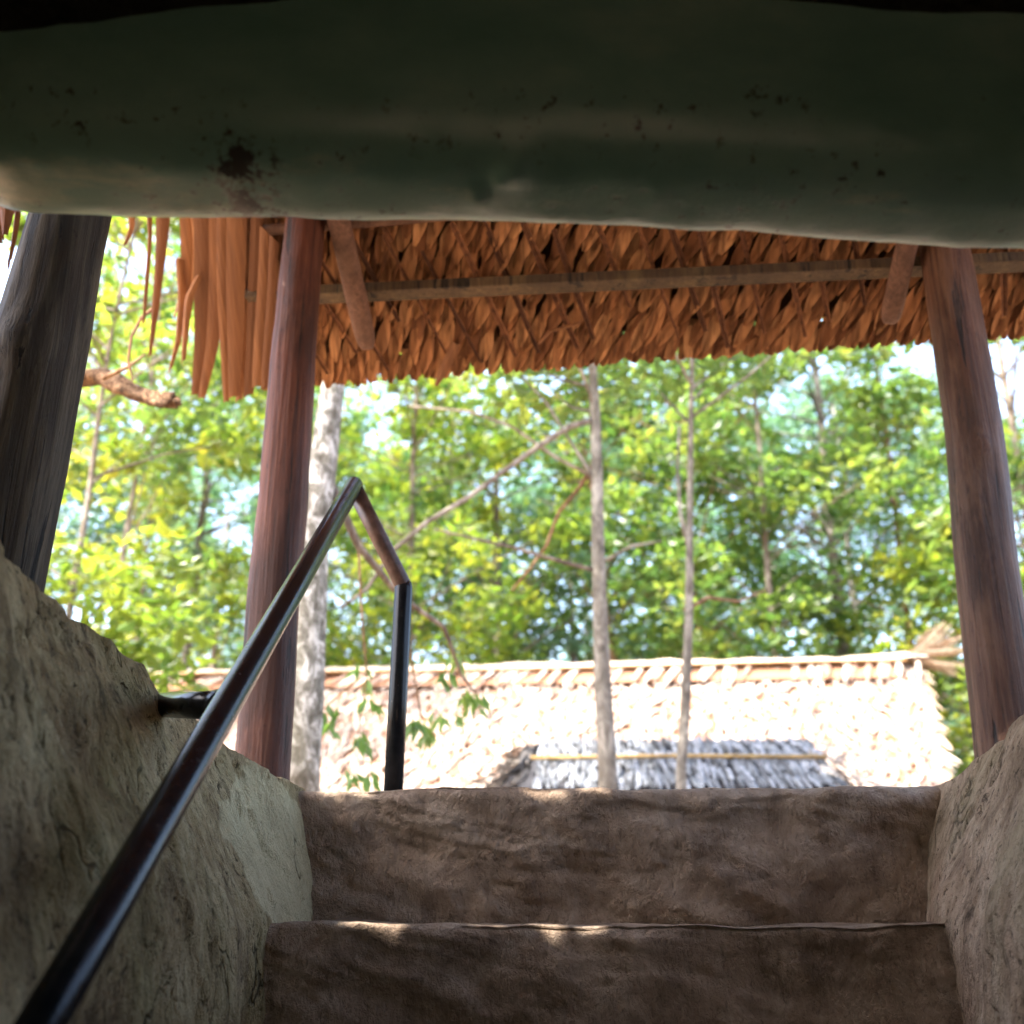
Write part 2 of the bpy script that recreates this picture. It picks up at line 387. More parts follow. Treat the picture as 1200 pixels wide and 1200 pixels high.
def side_wall(top, foot, sgn, name, mat, label, y1):
    mb = MB(); rows = []
    N = 290; K = 190
    for i in range(N + 1):
        Y = lerp(-1.7, .9, i / 25) if i < 25 else lerp(.9, y1, (i - 25) / (N - 25))
        tx, tz = interp(top, Y); fx, = interp(foot, Y)
        row = []
        for j in range(K + 1):
            t = j / K
            z = FLOOR + (tz - FLOOR) * (1 - (1 - t) ** 1.35)
            # battered face: foot line up to eye level then leaning outward, rounded shoulder
            u = max(0, (z + .02) / (tz + .02))
            x = fx + (tx - fx) * (u ** 1.25)
            dn = .022 * fnoise(x * 1.0, Y, z * .7, 5.0, 8) + .024 * fnoise(x + 9, Y, z * .6, 1.6, 3)
            rg = noise.ridged_multi_fractal(Vector((Y * 3.4 + 3, z * 1.3 + Y * .8, .4 + sgn)), 1.0, 2.1, 5, .95, 2.0); dn -= .0055 * (rg - 1.0); c_ = abs(fnoise(Y * 1.5 + 7, z * .8 + sgn, .9, 3.1, 5)); dn -= .010 * max(0, 1 - c_ / .022) * (1 if fnoise(Y, z, 5, 2.6, 2) > .02 else 0)
            g = fnoise(Y * 1.3 + 4, z * 1.1, .3, 3.3, 3)
            dn += .010 * (1 if g > .18 else 0) * min(1, (g - .18) * 14) if g > .18 else 0
            zz = z + (.007 * fnoise(Y, x, 3, 9, 4) * u if t > .5 else 0)
            fade = 1.0
            if Y > 2.2: fade = .35
            row.append((x + sgn * -dn * fade, Y, zz))
        # shoulder and outer bank
        lx, ly, lz = row[-1]
        for (dx, dz) in ((.012, .004), (.035, .002), (.10, -.006), (.22, -.03), (.45, -.10), (.9, -.30), (1.6, -.8)):
            zb = max(lz + dz, GZ - .05) if Y > 1.0 else lz + dz * (1.6 if dx > .4 else 1)
            row.append((lx + sgn * dx, ly, zb + (.012 * fnoise(lx + dx, ly, 1, 3.5, 4) if dx > .03 else 0)))
        rows.append(row)
    mb.quad_grid(rows)
    # outer end cap keeps the bank closed beyond the step
    return tag(mb.build(name, mat, smooth=True), label, "wall")
side_wall(L_TOP, L_FOOT, -1, "earth_wall", M['clay_wall'], "streaked clay wall of the stairway with the handrail bracket fixed in it", 2.42)
side_wall(R_TOP, R_FOOT, 1, "earth_wall", M['clay_wall_right'], "pinkish clay wall of the stairway below the red post, without a handrail", 2.46)

def step_mesh(Yf, Yb, ztop, zbot, x0, x1, lip, seed, top=False, amp=.017):
    """profile from foot of the riser up over a worn lip and back along the tread"""
    mb = MB(); rows = []; NX = 320
    for i in range(NX + 1):
        X = lerp(x0, x1, i / NX); row = []
        chip = .5 + .5 * fnoise(X * 2.2 + seed, .3, .7, 1.6, 4)
        zt = ztop + .010 * fnoise(X + seed, 0, 2, 2.3, 4)
        rad = lip * (0.45 + 1.2 * chip + .35 * max(0, fnoise(X * 7 + seed, 0, 4, 1.5, 3)))
        prof = []
        nz = 72
        for k in range(nz + 1): prof.append((Yf, lerp(zbot, zt - rad, (k / nz) ** .8)))
        for k in range(1, 11):
            a = k / 10 * math.pi / 2; prof.append((Yf + rad * 1.3 * (1 - math.cos(a)), zt - rad + rad * math.sin(a)))
        for k in range(1, 15): prof.append((lerp(Yf + rad * 1.3, Yb, (k / 14) ** 1.3), zt))
        for k, (y, z) in enumerate(prof):
            face = 1.0 if k <= nz + 6 else .4
            d = amp * fnoise(X + seed, z * 1.6, .5, 3.4, 5) + amp * 1.1 * fnoise(X * 1.2 + seed, z * 3.0 + X * .9, .9, 1.7, 3)
            r = noise.ridged_multi_fractal(Vector((X * 1.6 + seed, z * 4.0 + X * 1.1, .2)), 1.0, 2.1, 4, .95, 2.0)
            d -= amp * .32 * (r - 1.0)
            q_ = 4.2 * fnoise(X * .9 + seed * 2, z * 3.4 + X * .7, .2, 1.5, 5); fr_ = q_ - math.floor(q_); sm = min(1, max(0, (fr_ - .78) / .22)); sm = sm * sm * (3 - 2 * sm)
            d += .0048 * (math.floor(q_) + sm)
            if k > nz + 10:
                row.append((X, y, z + .006 * fnoise(X, y + seed, 0, 6, 4)))
            else:
                row.append((X, y - d * face, z + .005 * fnoise(X + seed, y, 0, 8, 4) * (1 if k > nz - 4 else 0)))
        rows.append(row)
    mb.quad_grid(rows)
    return mb
st = thing("earthen_stairs", (.15, 1.6, FLOOR), "brown clay stairs with worn rounded edges climbing out of the dugout", "stairs")
step_mesh(2.32, 3.0, GZ + .004, -.30, -.62, 1.02, .026, 1.3).build("step", M['clay_step'], st, True)
step_mesh(2.0, 2.40, -.012, -.52, -.58, .90, .018, 5.1).build("step", M['clay_step'], st, True)
zz = -.27
for k in range(5):
    yf = 1.7 - .3 * k
    step_mesh(yf, yf + .36, zz - .26 * (k + 0), zz - .26 * (k + 1) - .03, -.62, .92, .02, 8.7 + k).build("step", M['clay_step'], st, True)
mb = MB(); b = mb.quad_grid([[(x, .6, FLOOR), (x, -2.2, FLOOR), (x, -6.2, GZ)] for x in (-1.1, 1.33)])  # slope behind the dugout added out of view to bounce sunlight in
tag(mb.build("floor", M['ground']), "dark clay floor of the dugout, plus an unseen ramp added for light", "floor", kind="structure")
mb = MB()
for (x0, x1, z0, z1) in ((-1.1, -.25, -1.6, 1.3), (.50, 1.35, -1.6, 1.3), (-.25, .50, -1.6, -.05), (-.25, .50, .62, 1.3)):   # unseen rear opening added to light the lintel from behind
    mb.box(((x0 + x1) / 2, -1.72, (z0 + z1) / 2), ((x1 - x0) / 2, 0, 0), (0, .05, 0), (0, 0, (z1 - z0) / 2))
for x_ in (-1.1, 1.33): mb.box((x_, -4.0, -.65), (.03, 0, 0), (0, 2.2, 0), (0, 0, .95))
tag(mb.build("back_wall", M['ceiling']), "dark clay end of the dugout behind the stairs, with an opening added for light", "wall", kind="structure")

# ceiling over the dugout: its front edge meets the lintel; arched
def lint_line(X):                                   # lintel underside height along X
    return interp([(-.72, .797), (-.3, .789), (.02, .782), (.25, .769), (.62, .742), (1.1, .716)], X)[0]
def lint_top(X):
    return interp([(-.75, .905), (-.55, .935), (-.35, .972), (-.15, .992), (.1, 1.0), (.3, .985), (.6, .955), (1.1, .925)], X)[0]
mb = MB(); rows = []
for j in range(40):
    X = lerp(-1.0, 1.3, j / 39); z1 = lint_top(X)
    rows.append([(X, y, z1 + .012 * fnoise(X, y, 0, 4, 4)) for y in [1.06 - .07 * k for k in range(41)]])
mb.quad_grid(rows)
tag(mb.build("ceiling", M['ceiling'], smooth=True), "ceiling of the dugout above the lintel, its shade put into a near-black colour", "ceiling", kind="structure")
mb = MB(); rows = []
for i in range(33):                                 # earth heaped over the roof of the dugout
    X = lerp(-2.9, 3.1, i / 32); row = []
    for j in range(25):
        Y = lerp(-1.8, 1.14, j / 24)
        e = min(1, max(0, (X + 2.9) / 1.5), max(0, (3.1 - X) / 1.5))
        e = e * e * (3 - 2 * e)
        row.append((X, Y, lerp(GZ - .06, 1.3, e) + .05 * fnoise(X, Y, 0, 1.5, 4) * e))
    rows.append(row)
mb.quad_grid(rows)
tag(mb.build("earth_mound", M['ground'], smooth=True), "earth heaped over the dugout roof", "mound", kind="structure")

# ------------------------------------------------------------------ lintel
def lintel():
    mb = MB(); rows = []; NX = 260; NA = 72
    for i in range(NX + 1):
        X = lerp(-.715, 1.25, i / NX)
        zb = lint_line(X); zt = 1.16
        endf = 1.0
        if X < -.56: endf = math.sqrt(max(0.0, 1 - ((-.56 - X) / .155) ** 2))
        row = []
        for k in range(NA):
            a = 2 * math.pi * k / NA
            c, s_ = math.cos(a), math.sin(a)
            ey = math.copysign(abs(c) ** .55, c); ez = math.copysign(abs(s_) ** .55, s_)
            y = 1.065 + .095 * ey; h = (zt - zb) * .5
            z = zb + h + h * ez * (0.55 + .45 * endf) + (1 - endf) * .05
            y += (.006 * fnoise(X, y * 2, z * 1.5, 3.0, 4))
            z += (.0045 * fnoise(X + 3, y, z, 4.0, 4)) + .0012 * fnoise(X, y, z, 26, 2)
            # bulge and crease of loosened plaster near the middle of the lower edge
            if s_ < 0:
                for (bx, by, rx, ry, up) in ((.004, 1.02, .020, .020, .014), (-.014, 1.035, .010, .012, .008), (-.040, 1.065, .012, .014, .010), (.165, 1.055, .006, .022, .006), (-.30, 1.06, .03, .02, .004), (.45, 1.05, .04, .012, .003)):
                    g_ = math.exp(-((X - bx) / rx) ** 2 - ((y - by) / ry) ** 2)
                    z -= up * .6 * g_; y -= up * .3 * g_
                z -= .0022 * max(0, noise.ridged_multi_fractal(Vector((X * 3, y * 9, .7)), 1.0, 2.1, 4, .95, 2.0) - .9)
            row.append((X, y, z))
        rows.append(row)
    b = mb.quad_grid(rows, True)
    mb.f.append(tuple(b + k for k in range(NA))); e = b + NX * NA; mb.f.append(tuple(e + k for k in reversed(range(NA))))
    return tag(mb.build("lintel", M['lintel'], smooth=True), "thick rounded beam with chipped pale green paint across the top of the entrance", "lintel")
lintel()

# ------------------------------------------------------------------ posts
def post_mesh(axis, rad, seed, n=40, seg=60, wob=.05, knots=()):
    mb = MB(); pts = []; rr = []
    for i in range(seg + 1):
        t = i / seg * (len(axis) - 1); k = min(int(t), len(axis) - 2); u = t - k
        p = axis[k].lerp(axis[k + 1], u)
        p = p + Vector((.006 * fnoise(seed, p.z, 0, 1.8, 3), 0, 0))
        pts.append(p); rr.append(lerp(rad[k], rad[k + 1], u))
    mb.tube(pts, rr, n, True, wob, seed)
    for (kp, kr, kh) in knots:
        for i, v in enumerate(mb.v):
            d = (Vector(v) - kp).length
            if d < kr * 2.5:
                q = math.exp(-(d / kr) ** 2) * kh
                mb.v[i] = (v[0], v[1] - q, v[2])
    return mb
a = at_y(-24, 700, 1.75); a = a + (a - at_y(82, 255, 1.75)) * .35
dk = thing("wooden_post", (a.x, a.y, a.z), "thick dark grey leaning post with weathered cracks behind the clay wall", "post")
b_ = at_y(82, 255, 1.75); top = b_ + (b_ - a) * .30
post_mesh([a, a.lerp(b_, .5), b_, top], [.098, .089, .07, .062], 2.0, 48, 60, .07, [(at_y(25, 400, 1.68), .05, .02)]).build("shaft", M['dark_post'], dk, True)

# ------------------------------------------------------------------ thatched shelter
EZ = 1.69
eL = at_z(370, 448, EZ); eR = at_z(1200, 389, EZ)
ed = (eR - eL).normalized(); en = Vector((ed.y, -ed.x, 0)).normalized()      # en points back over the entrance
if en.y > 0: en = -en
SL = .65
up_s = (en + Vector((0, 0, SL))).normalized()                               # up the slope
nrm = ed.cross(up_s).normalized()
if nrm.z > 0: nrm = -nrm                                                     # towards the ground
e0 = eL - ed * .16                                                           # left end of the eave
sh = thing("thatched_shelter", (.3, 2.72, GZ), "palm thatch shelter over the entrance on two reddish brown posts", "shelter")
A0, A1 = at_y(303, 960, 2.75), at_y(356, 262, 2.75)
def up_to(p, q, z): return p + (q - p) * ((z - p.z) / (q.z - p.z))
lp = post_mesh([up_to(A0, A1, GZ - .03), A0.lerp(A1, .55), A1, up_to(A0, A1, 2.15)], [.067, .066, .058, .055], 4.0, 40, 60, .05).build("post", M['red_post'], sh, True)
B0, Bm, B1 = at_y(1188, 930, 2.7), at_y(1145, 550, 2.7), at_y(1108, 286, 2.7)
kp = at_y(1146, 520, 2.64)
rp = post_mesh([up_to(B0, Bm, GZ - .03), Bm, B1, up_to(Bm, B1, 2.1)], [.083, .074, .068, .062], 6.0, 40, 60, .05, [(kp, .022, .022), (kp + Vector((.012, 0, -.012)), .03, .012)]).build("post", M['grey_post'], sh, True)
lp["label"] = "reddish brown post beside the handrail"; rp["label"] = "brown post with a knot and greyer top"

ROOF_L = 3.25; ROOF_W = 1.75
def thatch_side(e0, ed, up_s, nrm, L, W, name_parent, dense=1.0, seed=1):
    r = random.Random(seed)
    bk = MB()                                                # dark backing inside the thatch
    o1 = e0 + up_s * .05 - nrm * .03
    bk.box(o1 + ed * (L / 2) + up_s * (W / 2) - nrm * .045, ed * (L / 2 - .03), up_s * (W / 2 - .03), nrm * .03)
    bk.build("thatch_core", M['thatch_back'], name_parent)
    lf = MB(); stm = MB()
    nr = int(W / .049); nc = int(L / .052)
    for i in range(nr):
        for j in range(nc):
            u = (j + r.uniform(-.25, .25) + .5 * (i % 2)) * .052; v = i * .049 + r.uniform(-.012, .012)
            base = e0 + ed * u + up_s * (v + .055) + nrm * r.uniform(-.012, .006)
            tilt = .30 + .75 * math.sin(min(1, u / L * 1.15) * math.pi) + r.uniform(-.10, .10)
            if r.random() < .04: tilt += r.uniform(-.6, .3)
            d = (-up_s - ed * (tilt * .55) + nrm * r.uniform(.16, .38))
            lf.blade(base, d, ed, min(r.uniform(.105, .16), v + .075), r.uniform(.034, .050), -r.uniform(.02, .22), -r.uniform(.2, .4), .25, .4, 6)
    for j in range(int(L / .105)):                           # leaf ribs running down the slope
        u = j * .105 + r.uniform(-.015, .015)
        for v0 in [q * .42 + r.uniform(-.06, .06) for q in range(1, int(W / .42) + 1)]:
            ln = r.uniform(.34, .52)
            if r.random() < .08: continue
            p = e0 + ed * (u - .03) + up_s * min(v0 + .08, W) + nrm * r.uniform(.022, .04)
            d = (-up_s + ed * (.36 - .30 * (u / L) + r.uniform(-.04, .04)))
            ln = min(ln, max(.08, v0 + .06))
            stm.blade(p, d, ed, ln, r.uniform(.012, .024), 0, -.35, .7, .9, 3)
    # ragged eave ends
    for j in range(int(L / .011)):
        u = j * .011 + r.uniform(-.01, .01)
        p = e0 + ed * u + up_s * r.uniform(.06, .12) - nrm * r.uniform(0, .05)
        d = -up_s + ed * r.uniform(-.4, .1) + Vector((0, 0, -r.uniform(0, .25)))
        lf.blade(p, d, ed, (p - e0).dot(up_s) + r.uniform(-.012, .014), r.uniform(.018, .036), 0, .15, .8, .8, 2)
    # upper skin, seen from outside and by the sun
    for i in range(int(W / .12)):
        for j in range(int(L / .05)):
            p = e0 + ed * (j * .05 + r.uniform(-.02, .02)) + up_s * (i * .12 + .25) - nrm * (.09 + r.uniform(0, .03))
            lf.blade(p, -up_s + ed * r.uniform(-.2, .2), ed, .32, .06, 0, .15, .3, .8, 2)
    lf.build("thatch", M['thatch'], name_parent, True); stm.build("leaf_ribs", M['stem'], name_parent)
thatch_side(e0, ed, up_s, nrm, ROOF_L, ROOF_W, sh, 1, 3)
# the other slope falls back over the dugout
rid = e0 + up_s * ROOF_W
en2 = -en; up2 = (en2 + Vector((0, 0, SL))).normalized(); nrm2 = (-ed).cross(up2).normalized()
if nrm2.z > 0: nrm2 = -nrm2

thp = e0                                                     # a point on the leaf plane
def roof_pt(px, py, off): return on_plane(px, py, thp + nrm * off, nrm)
# purlins
def beam(p, q, hw, hn, mat, name):
    mb = MB(); d = (q - p); mb.box((p + q) / 2, d * .5, en * hn, Vector((0, 0, hw)))
    o = mb.build(name, mat, sh); bv = o.modifiers.new("bevel", 'BEVEL'); bv.width = .004; bv.segments = 2; return o
p, q = roof_pt(291, 349, .062), roof_pt(1195, 307, .062)
beam(p, q + (q - p).normalized() * .45, .017, .032, M['purlin'], "purlin")
mb = MB(); p, q = roof_pt(262, 274, .045), roof_pt(440, 259, .045)
mb.tube([p, p.lerp(q, .5), p + (q - p) * 4.5], .017, 12, True, .05, 3); mb.build("purlin", M['rafter'], sh, True)
# rafters (flat poles with rounded ends, hung under the purlin)
def rafter(px0, py0, px1, py1, hw, off=.118):
    p, q = roof_pt(px0, py0, off), roof_pt(px1, py1, off)
    p = p + (p - q) * 1.8
    d = (q - p).normalized(); side = d.cross(nrm).normalized(); mb = MB(); rows = []
    for t, k in ((0, 1), (.3, 1), (.6, 1), (.93, 1), (.965, .93), (.985, .8), (1.0, .55)):
        c = p.lerp(q, t); row = []
        for a in range(16):
            an = a / 16 * 2 * math.pi
            row.append(c + side * (hw * k * math.copysign(abs(math.cos(an)) ** .6, math.cos(an))) + nrm * (.022 * k * math.copysign(abs(math.sin(an)) ** .7, math.sin(an))))
        rows.append(row)
    b = mb.quad_grid(rows, True); mb.f.append(tuple(b + 6 * 16 + a for a in range(16))); mb.f.append(tuple(b + a for a in reversed(range(16))))
    mb.build("rafter", M['rafter'], sh, True)
rafter(398, 262, 431, 408, .033); rafter(1062, 290, 1042, 378, .030)

# roof carried on unseen to shade the steps; holes added along sun rays for flecks
ext = MB(); core = MB(); r = random.Random(15)
holes = []
for (x, y, Y, rad) in ((392, 929, 2.345, .030), (418, 930, 2.345, .030), (640, 931, 2.335, .034), (697, 928, 2.335, .028), (425, 1082, 2.01, .032), (452, 1083, 2.01, .026), (572, 1081, 2.03, .026), (640, 1082, 2.03, .028), (690, 1082, 2.03, .024)):
    holes.append((at_y(x, y, Y), rad * .85))
def shade_panel(o, a, u, LA, LU, n):
    nn_ = a.cross(u).normalized(); hs = []
    for P, rad in holes:
        t = (o - P).dot(nn_) / SUN_DIR.dot(nn_); q = P + SUN_DIR * t - o
        hs.append((q.dot(a), q.dot(u), rad))
    st_ = .014; na, nu = int(LA / st_), int(LU / st_)
    for i in range(na):
        for j in range(nu):
            x, y = (i + .5) * st_, (j + .5) * st_
            if any(((x - hx) / (rad * 1.3)) ** 2 + ((y - hy) / (rad * .42)) ** 2 < 1 + .5 * fnoise(x, y, rad, 22, 2) for hx, hy, rad in hs): continue
            b = len(core.v); p = o + a * (i * st_) + u * (j * st_)
            core.v += [tuple(p), tuple(p + a * st_), tuple(p + a * st_ + u * st_), tuple(p + u * st_)]; core.f.append((b, b + 1, b + 2, b + 3))
    for i in range(int(LU / .10)):
        for j in range(int(LA / .05)):
            p = o + a * (j * .05 + r.uniform(-.02, .02)) + u * (i * .10 + .2) - n * .02
            tipx, tipy = (p - o).dot(a), (p - o).dot(u)
            if any(abs(tipx - hx) < rad * 1.3 + .05 and -rad < tipy - hy < rad + .3 for hx, hy, rad in hs): continue
            ext.blade(p, -u, a, .28, .06, 0, .15, .3, .8, 2)
xl = e0 + up_s * .95
shade_panel(xl - ed * 1.25, ed, up_s, 1.25, ROOF_W - .95, nrm)
shade_panel(rid - ed * 1.25 - up2 * 1.9, ed, up2, 1.25 + ROOF_L, 1.9, nrm2)
core.build("shade_roof_mat", M['thatch_back'], sh); ext.build("shade_roof_slats", M['thatch'], sh)

# hanging dry fronds at the open end of the roof
def px_strip(pl, pr, Y, name="frond", mat='frond', arch=.012, jag=0.0, n=10, seed=0, s0=0, s1=1):
    """strip between two pixel polylines standing at depth Y (a real leaf, cupped along its length)"""
    def samp(pl, t):
        t *= len(pl) - 1; k = min(int(t), len(pl) - 2); u = t - k
        return tuple(lerp(a, b, u) for a, b in zip(pl[k], pl[k + 1]))
    if pr and s0 == 0 and s1 == 1 and abs(pr[1][0] - pl[1][0]) > 18:
        q = .5 + .16 * math.sin(seed * 5); px_strip(pl, pr, Y, name, mat, arch * .7, jag, n, seed, 0, q + .02); return px_strip(pl, pr, Y - .006, name, mat, arch * .7, jag, n, seed + .4, q - .02, 1.0001)
    mb = MB(); rows = []
    cut = .965 + .035 * math.sin(seed * 7 + s0 * 9)
    for i in range(n + 1):
        t = i / n * cut; a = samp(pl, t); b = samp(pl if pr is None else pr, t); row = []
        for k in range(5):
            tw = max(0, (i / n - .72) / .28) ** 2 * .10 * (s1 - s0) if s1 - s0 < .9 else 0; s_ = lerp(s0 + tw, s1 - tw, k / 4); P = at_y(lerp(a[0], b[0], s_), lerp(a[1], b[1], s_), Y) if Y < 3 else roof_pt(lerp(a[0], b[0], s_), lerp(a[1], b[1], s_), .05 + (3.32 - Y) * 1.0)
            row.append(P + Vector((0, -arch * math.sin(k / 4 * math.pi) + .02 * math.sin(t * 2.2 + seed) , 0)))
        rows.append(row)
    mb.quad_grid(rows); o = mb.build(name, M[mat], sh, False, .003); return o
YF = 3.32
px_strip([(228, 225), (226, 320), (226, 400), (221, 468)], [(262, 225), (262, 320), (256, 395), (240, 467)], YF, seed=0)
px_strip([(252, 225), (252, 330), (258, 420), (262, 474)], [(288, 225), (286, 330), (284, 420), (281, 470)], YF - .03, seed=1)
px_strip([(284, 225), (282, 330), (281, 420), (277, 474)], [(308, 240), (304, 340), (302, 420), (300, 464)], YF - .015, seed=2)
px_strip([(304, 262), (302, 340), (298, 420), (296, 466)], [(326, 285), (324, 360), (318, 430), (316, 458)], YF - .04, seed=2.6)
px_strip([(318, 300), (322, 360), (316, 430), (314, 462)], [(345, 320), (350, 380), (346, 430), (342, 455)], YF - .02, seed=3.1)
px_strip([(212, 225), (214, 300), (216, 345), (213, 400)], [(230, 225), (238, 290), (230, 340), (218, 396)], YF + .05, seed=4)
px_strip([(186, 225), (184, 300), (178, 360), (172, 426)], [(206, 225), (196, 300), (186, 360), (174, 424)], YF + .03, seed=5)
px_strip([(146, 225), (150, 262), (142, 288)], [(158, 225), (156, 262), (144, 286)], YF, seed=6)
px_strip([(168, 225), (172, 270), (168, 330), (166, 395)], [(176, 225), (176, 270), (172, 330), (168, 390)], YF + .04, seed=7)
px_strip([(204, 300), (208, 350), (206, 400), (198, 446)], [(213, 300), (215, 350), (212, 400), (201, 440)], YF + .02, seed=8)
px_strip([(228, 325), (218, 350), (216, 400), (215, 432)], [(236, 322), (226, 352), (222, 400), (219, 428)], YF - .02, seed=9)
mb = MB(); mb.tube([at_y(x, y, YF) for x, y in ((182, 360), (166, 372), (154, 395), (150, 425), (156, 446))], [.006, .006, .005, .004, .003], 8); mb.build("twig", M['stem'], sh)
mb = MB(); mb.tube([at_y(x, y, YF) for x, y in ((236, 322), (222, 336), (210, 352), (204, 372))], [.006, .006, .005, .003], 8); mb.build("twig", M['stem'], sh)
for (x, y, dx, dy, L) in ((420, 458, -1, 1, 0), (500, 452, 1, 1, 0)):
    pass
mb = MB()
mb.blade(roof_pt(535, 402, .03), (roof_pt(508, 458, .05) - roof_pt(535, 402, .03)), ed, .165, .034, 0, .2, .35, .8, 4)
mb.build("frond", M['frond'], sh)
mb = MB(); mb.tube([roof_pt(632, 402, .05), roof_pt(645, 388, .06), roof_pt(680, 378, .05)], .005, 8); mb.build("twig", M['frond'], sh)
# tips of the thatch that show past the left end of the lintel
px_strip([(-30, 215), (-20, 245), (-4, 292)], [(-6, 215), (14, 240), (2, 285)], 2.3, seed=10)
px_strip([(-14, 215), (2, 250), (2, 278)], [(14, 215), (20, 246), (6, 272)], 2.25, seed=11)
px_strip([(4, 215), (16, 250), (6, 312)], [(24, 215), (22, 250), (9, 300)], 2.35, seed=12)

# ------------------------------------------------------------------ handrail
hr = thing("handrail", (-.3, 2.5, GZ), "black painted pipe handrail bent over to an upright at the top of the stairs", "handrail")
RP = .0215
P0 = at_y(414, 570, 2.45); P2 = at_y(60, 1180, 1.08); Plow = P2 + (P2 - P0) * .35
U1 = at_y(473, 687, 2.5); U0 = at_y(460, 935, 2.5); U0.z = GZ - .05
mb = MB(); d = (P0 - P2).normalized()
mb.tube([Plow, Plow.lerp(P0, .33), Plow.lerp(P0, .66), P0 + d * .012, P0 + d * .020], [RP, RP, RP, RP, RP * .8], 28); mb.build("rail", M['rail'], hr, True)
d = (U1 - P0).normalized()
mb = MB(); mb.tube([P0, P0.lerp(U1, .5), U1 - d * .006, U1 + d * .004], [RP * .93, RP * .93, RP * .93, RP * .9], 28); mb.build("rail_end", M['rail_end_lit'], hr, True)
mb = MB(); mb.tube([U0, U0.lerp(U1, .5), U1 - Vector((0, 0, .004)), U1 + Vector((0, 0, .010))], [RP, RP, RP, RP * .86], 28); mb.build("upright", M['rail'], hr, True)
tq = (255 - 60) / (414 - 60)
def on_rail(px):                                     # the point of the rail seen at this column
    best = min((abs((lambda q: 600 + F_PX * q.x / (q.y * cP + q.z * sP))(P2.lerp(P0, t / 200)) - px), t) for t in range(201)); return P2.lerp(P0, best[1] / 200)
J = on_rail(265); WJ = at_y(184, 826, 1.93)
mb = MB(); mb.tube([J, J.lerp(WJ, .5), WJ + (WJ - J) * .5], RP * .98, 28); mb.build("bracket", M['rail'], hr, True)
mb = MB(); mb.tube([J.lerp(WJ, .07), J.lerp(WJ, .0)], [RP * 1.1, RP * .6], 24); mb.build("weld", M['rail'], hr, True)

# ------------------------------------------------------------------ far hut
hut_l = at_z(60, 802, 2.66); hut_r = at_z(1082, 783, 2.66)
fl = at_z(20, 950, .62); fr = at_z(1126, 960, .62)
fl = Vector((hut_l.x - .2, hut_l.y - 2.75, .62))
fr_dir = at_y(1120, 925, 1.0); fr = fr_dir * ((hut_r.y - 2.75) / 1.0); fr.z = .62
hut = thing("thatched_hut", ((hut_l.x + hut_r.x) / 2, hut_l.y - .3, GZ), "long sunlit straw roofed hut with ridge cap of drooping palm leaves", "hut")
def slat_roof(tl, tr, bl, br, nr, nc, L, W, mat, thick, seed, name, parent, jit=.18, skip=.04, under=None, lift=.10):
    r = random.Random(seed); mb = MB(); cr = MB()
    cr.quad_grid([[tl, tr], [bl, br]])
    cr.build("roof_underlay", under or M['hut_under'], parent, False, thick)
    n = (tr - tl).cross(bl - tl).normalized()
    if n.z < 0: n = -n
    for i in range(nr):
        for j in range(nc):
            if r.random() < skip: continue
            v = (i + r.uniform(-.35, .35)) / nr; u = min(.998, max(.002, (j + r.uniform(-.45, .45)) / nc))
            v = max(.16 if nc < 20 else 0, v)
            a, b = tl.lerp(tr, u), bl.lerp(br, u)
            d = (b - a).normalized(); side = (tr - tl).normalized()
            mb.blade(a.lerp(b, v) + n * (thick / 2 + r.uniform(.005, lift * .35)), d + side * r.uniform(-jit, jit) + n * r.uniform(-.02, lift), side, L * r.uniform(.7, 1.25), W * r.uniform(.7, 1.3), r.uniform(-.2, .05), .12, .2, .8, 3)
    return mb.build(name, mat, parent)
slat_roof(hut_l, hut_r, fl, fr, 30, 230, .26, .034, M['hut_thatch'], .07, 11, "roof_thatch", hut, .6, .12, None, .17)
# far slope
bl2 = Vector((hut_l.x + .5, hut_l.y + 2.6, .7)); br2 = Vector((hut_r.x + .5, hut_r.y + 2.6, .7))
mb = MB(); mb.quad_grid([[hut_l - Vector((0, 0, .03)), hut_r - Vector((0, 0, .03))], [bl2, br2]]); mb.build("rear_thatch", M['hut_thatch'], hut, False, .08)
# ridge cap: a bundled crest and slanting leaves tied under a pole
r = random.Random(21); cap = MB(); hd = (hut_r - hut_l).normalized(); dn = (fl - hut_l).normalized(); hn = hd.cross(-dn).normalized()
if hn.z < 0: hn = -hn
HL = (hut_r - hut_l).length
crest = []
N = 120; rows = []
for i in range(N + 1):
    t = i / N; c = hut_l.lerp(hut_r, t) + Vector((0, 0, .03 + .05 * max(0, (t - .8) / .2) ** 2))
    c.z += .025 * fnoise(t * 30, 0, 0, 1, 3) + .02 * fnoise(t * 6, 3, 0, 1, 2)
    rows.append([c + dn * .20 + hn * .15, c + dn * .10 + hn * .15, c + Vector((0, 0, .115 + .01 * fnoise(t * 60, 1, 0, 1, 2))), c + Vector((0, .16, .03)), c + Vector((0, .26, -.10))])
cap.quad_grid(rows)
und = MB(); und.quad_grid([[hut_l.lerp(hut_r, t) + dn * v_ + hn * (.115 + .01 * fnoise(t * 40, v_ * 5, 0, 1, 2)) for t in [k / 60 for k in range(59)]] for v_ in (.14, .27, .38, .47)])
und.build('cap_gap_shade', M['hut_under'], hut)  # brown sheet added to paint the shadows between the cap leaves
n_c = int(HL / .095)
for j in range(n_c):
    if r.random() < .3: continue
    p = hut_l + hd * (j * .095 + r.uniform(-.04, .04)) + dn * r.uniform(.05, .14) + hn * r.uniform(.14, .17)
    lean = lerp(-.75, -.2, max(0, min(1, (j / n_c - .3) / .6)))
    cap.blade(p, dn + hd * (lean + r.uniform(-.15, .15)) + hn * r.uniform(-.02, .05), hd, r.uniform(.36, .54), r.uniform(.05, .085), -.08, .12, .15, .8, 3)
cap.build("ridge_cap", M['hut_thatch'], hut)
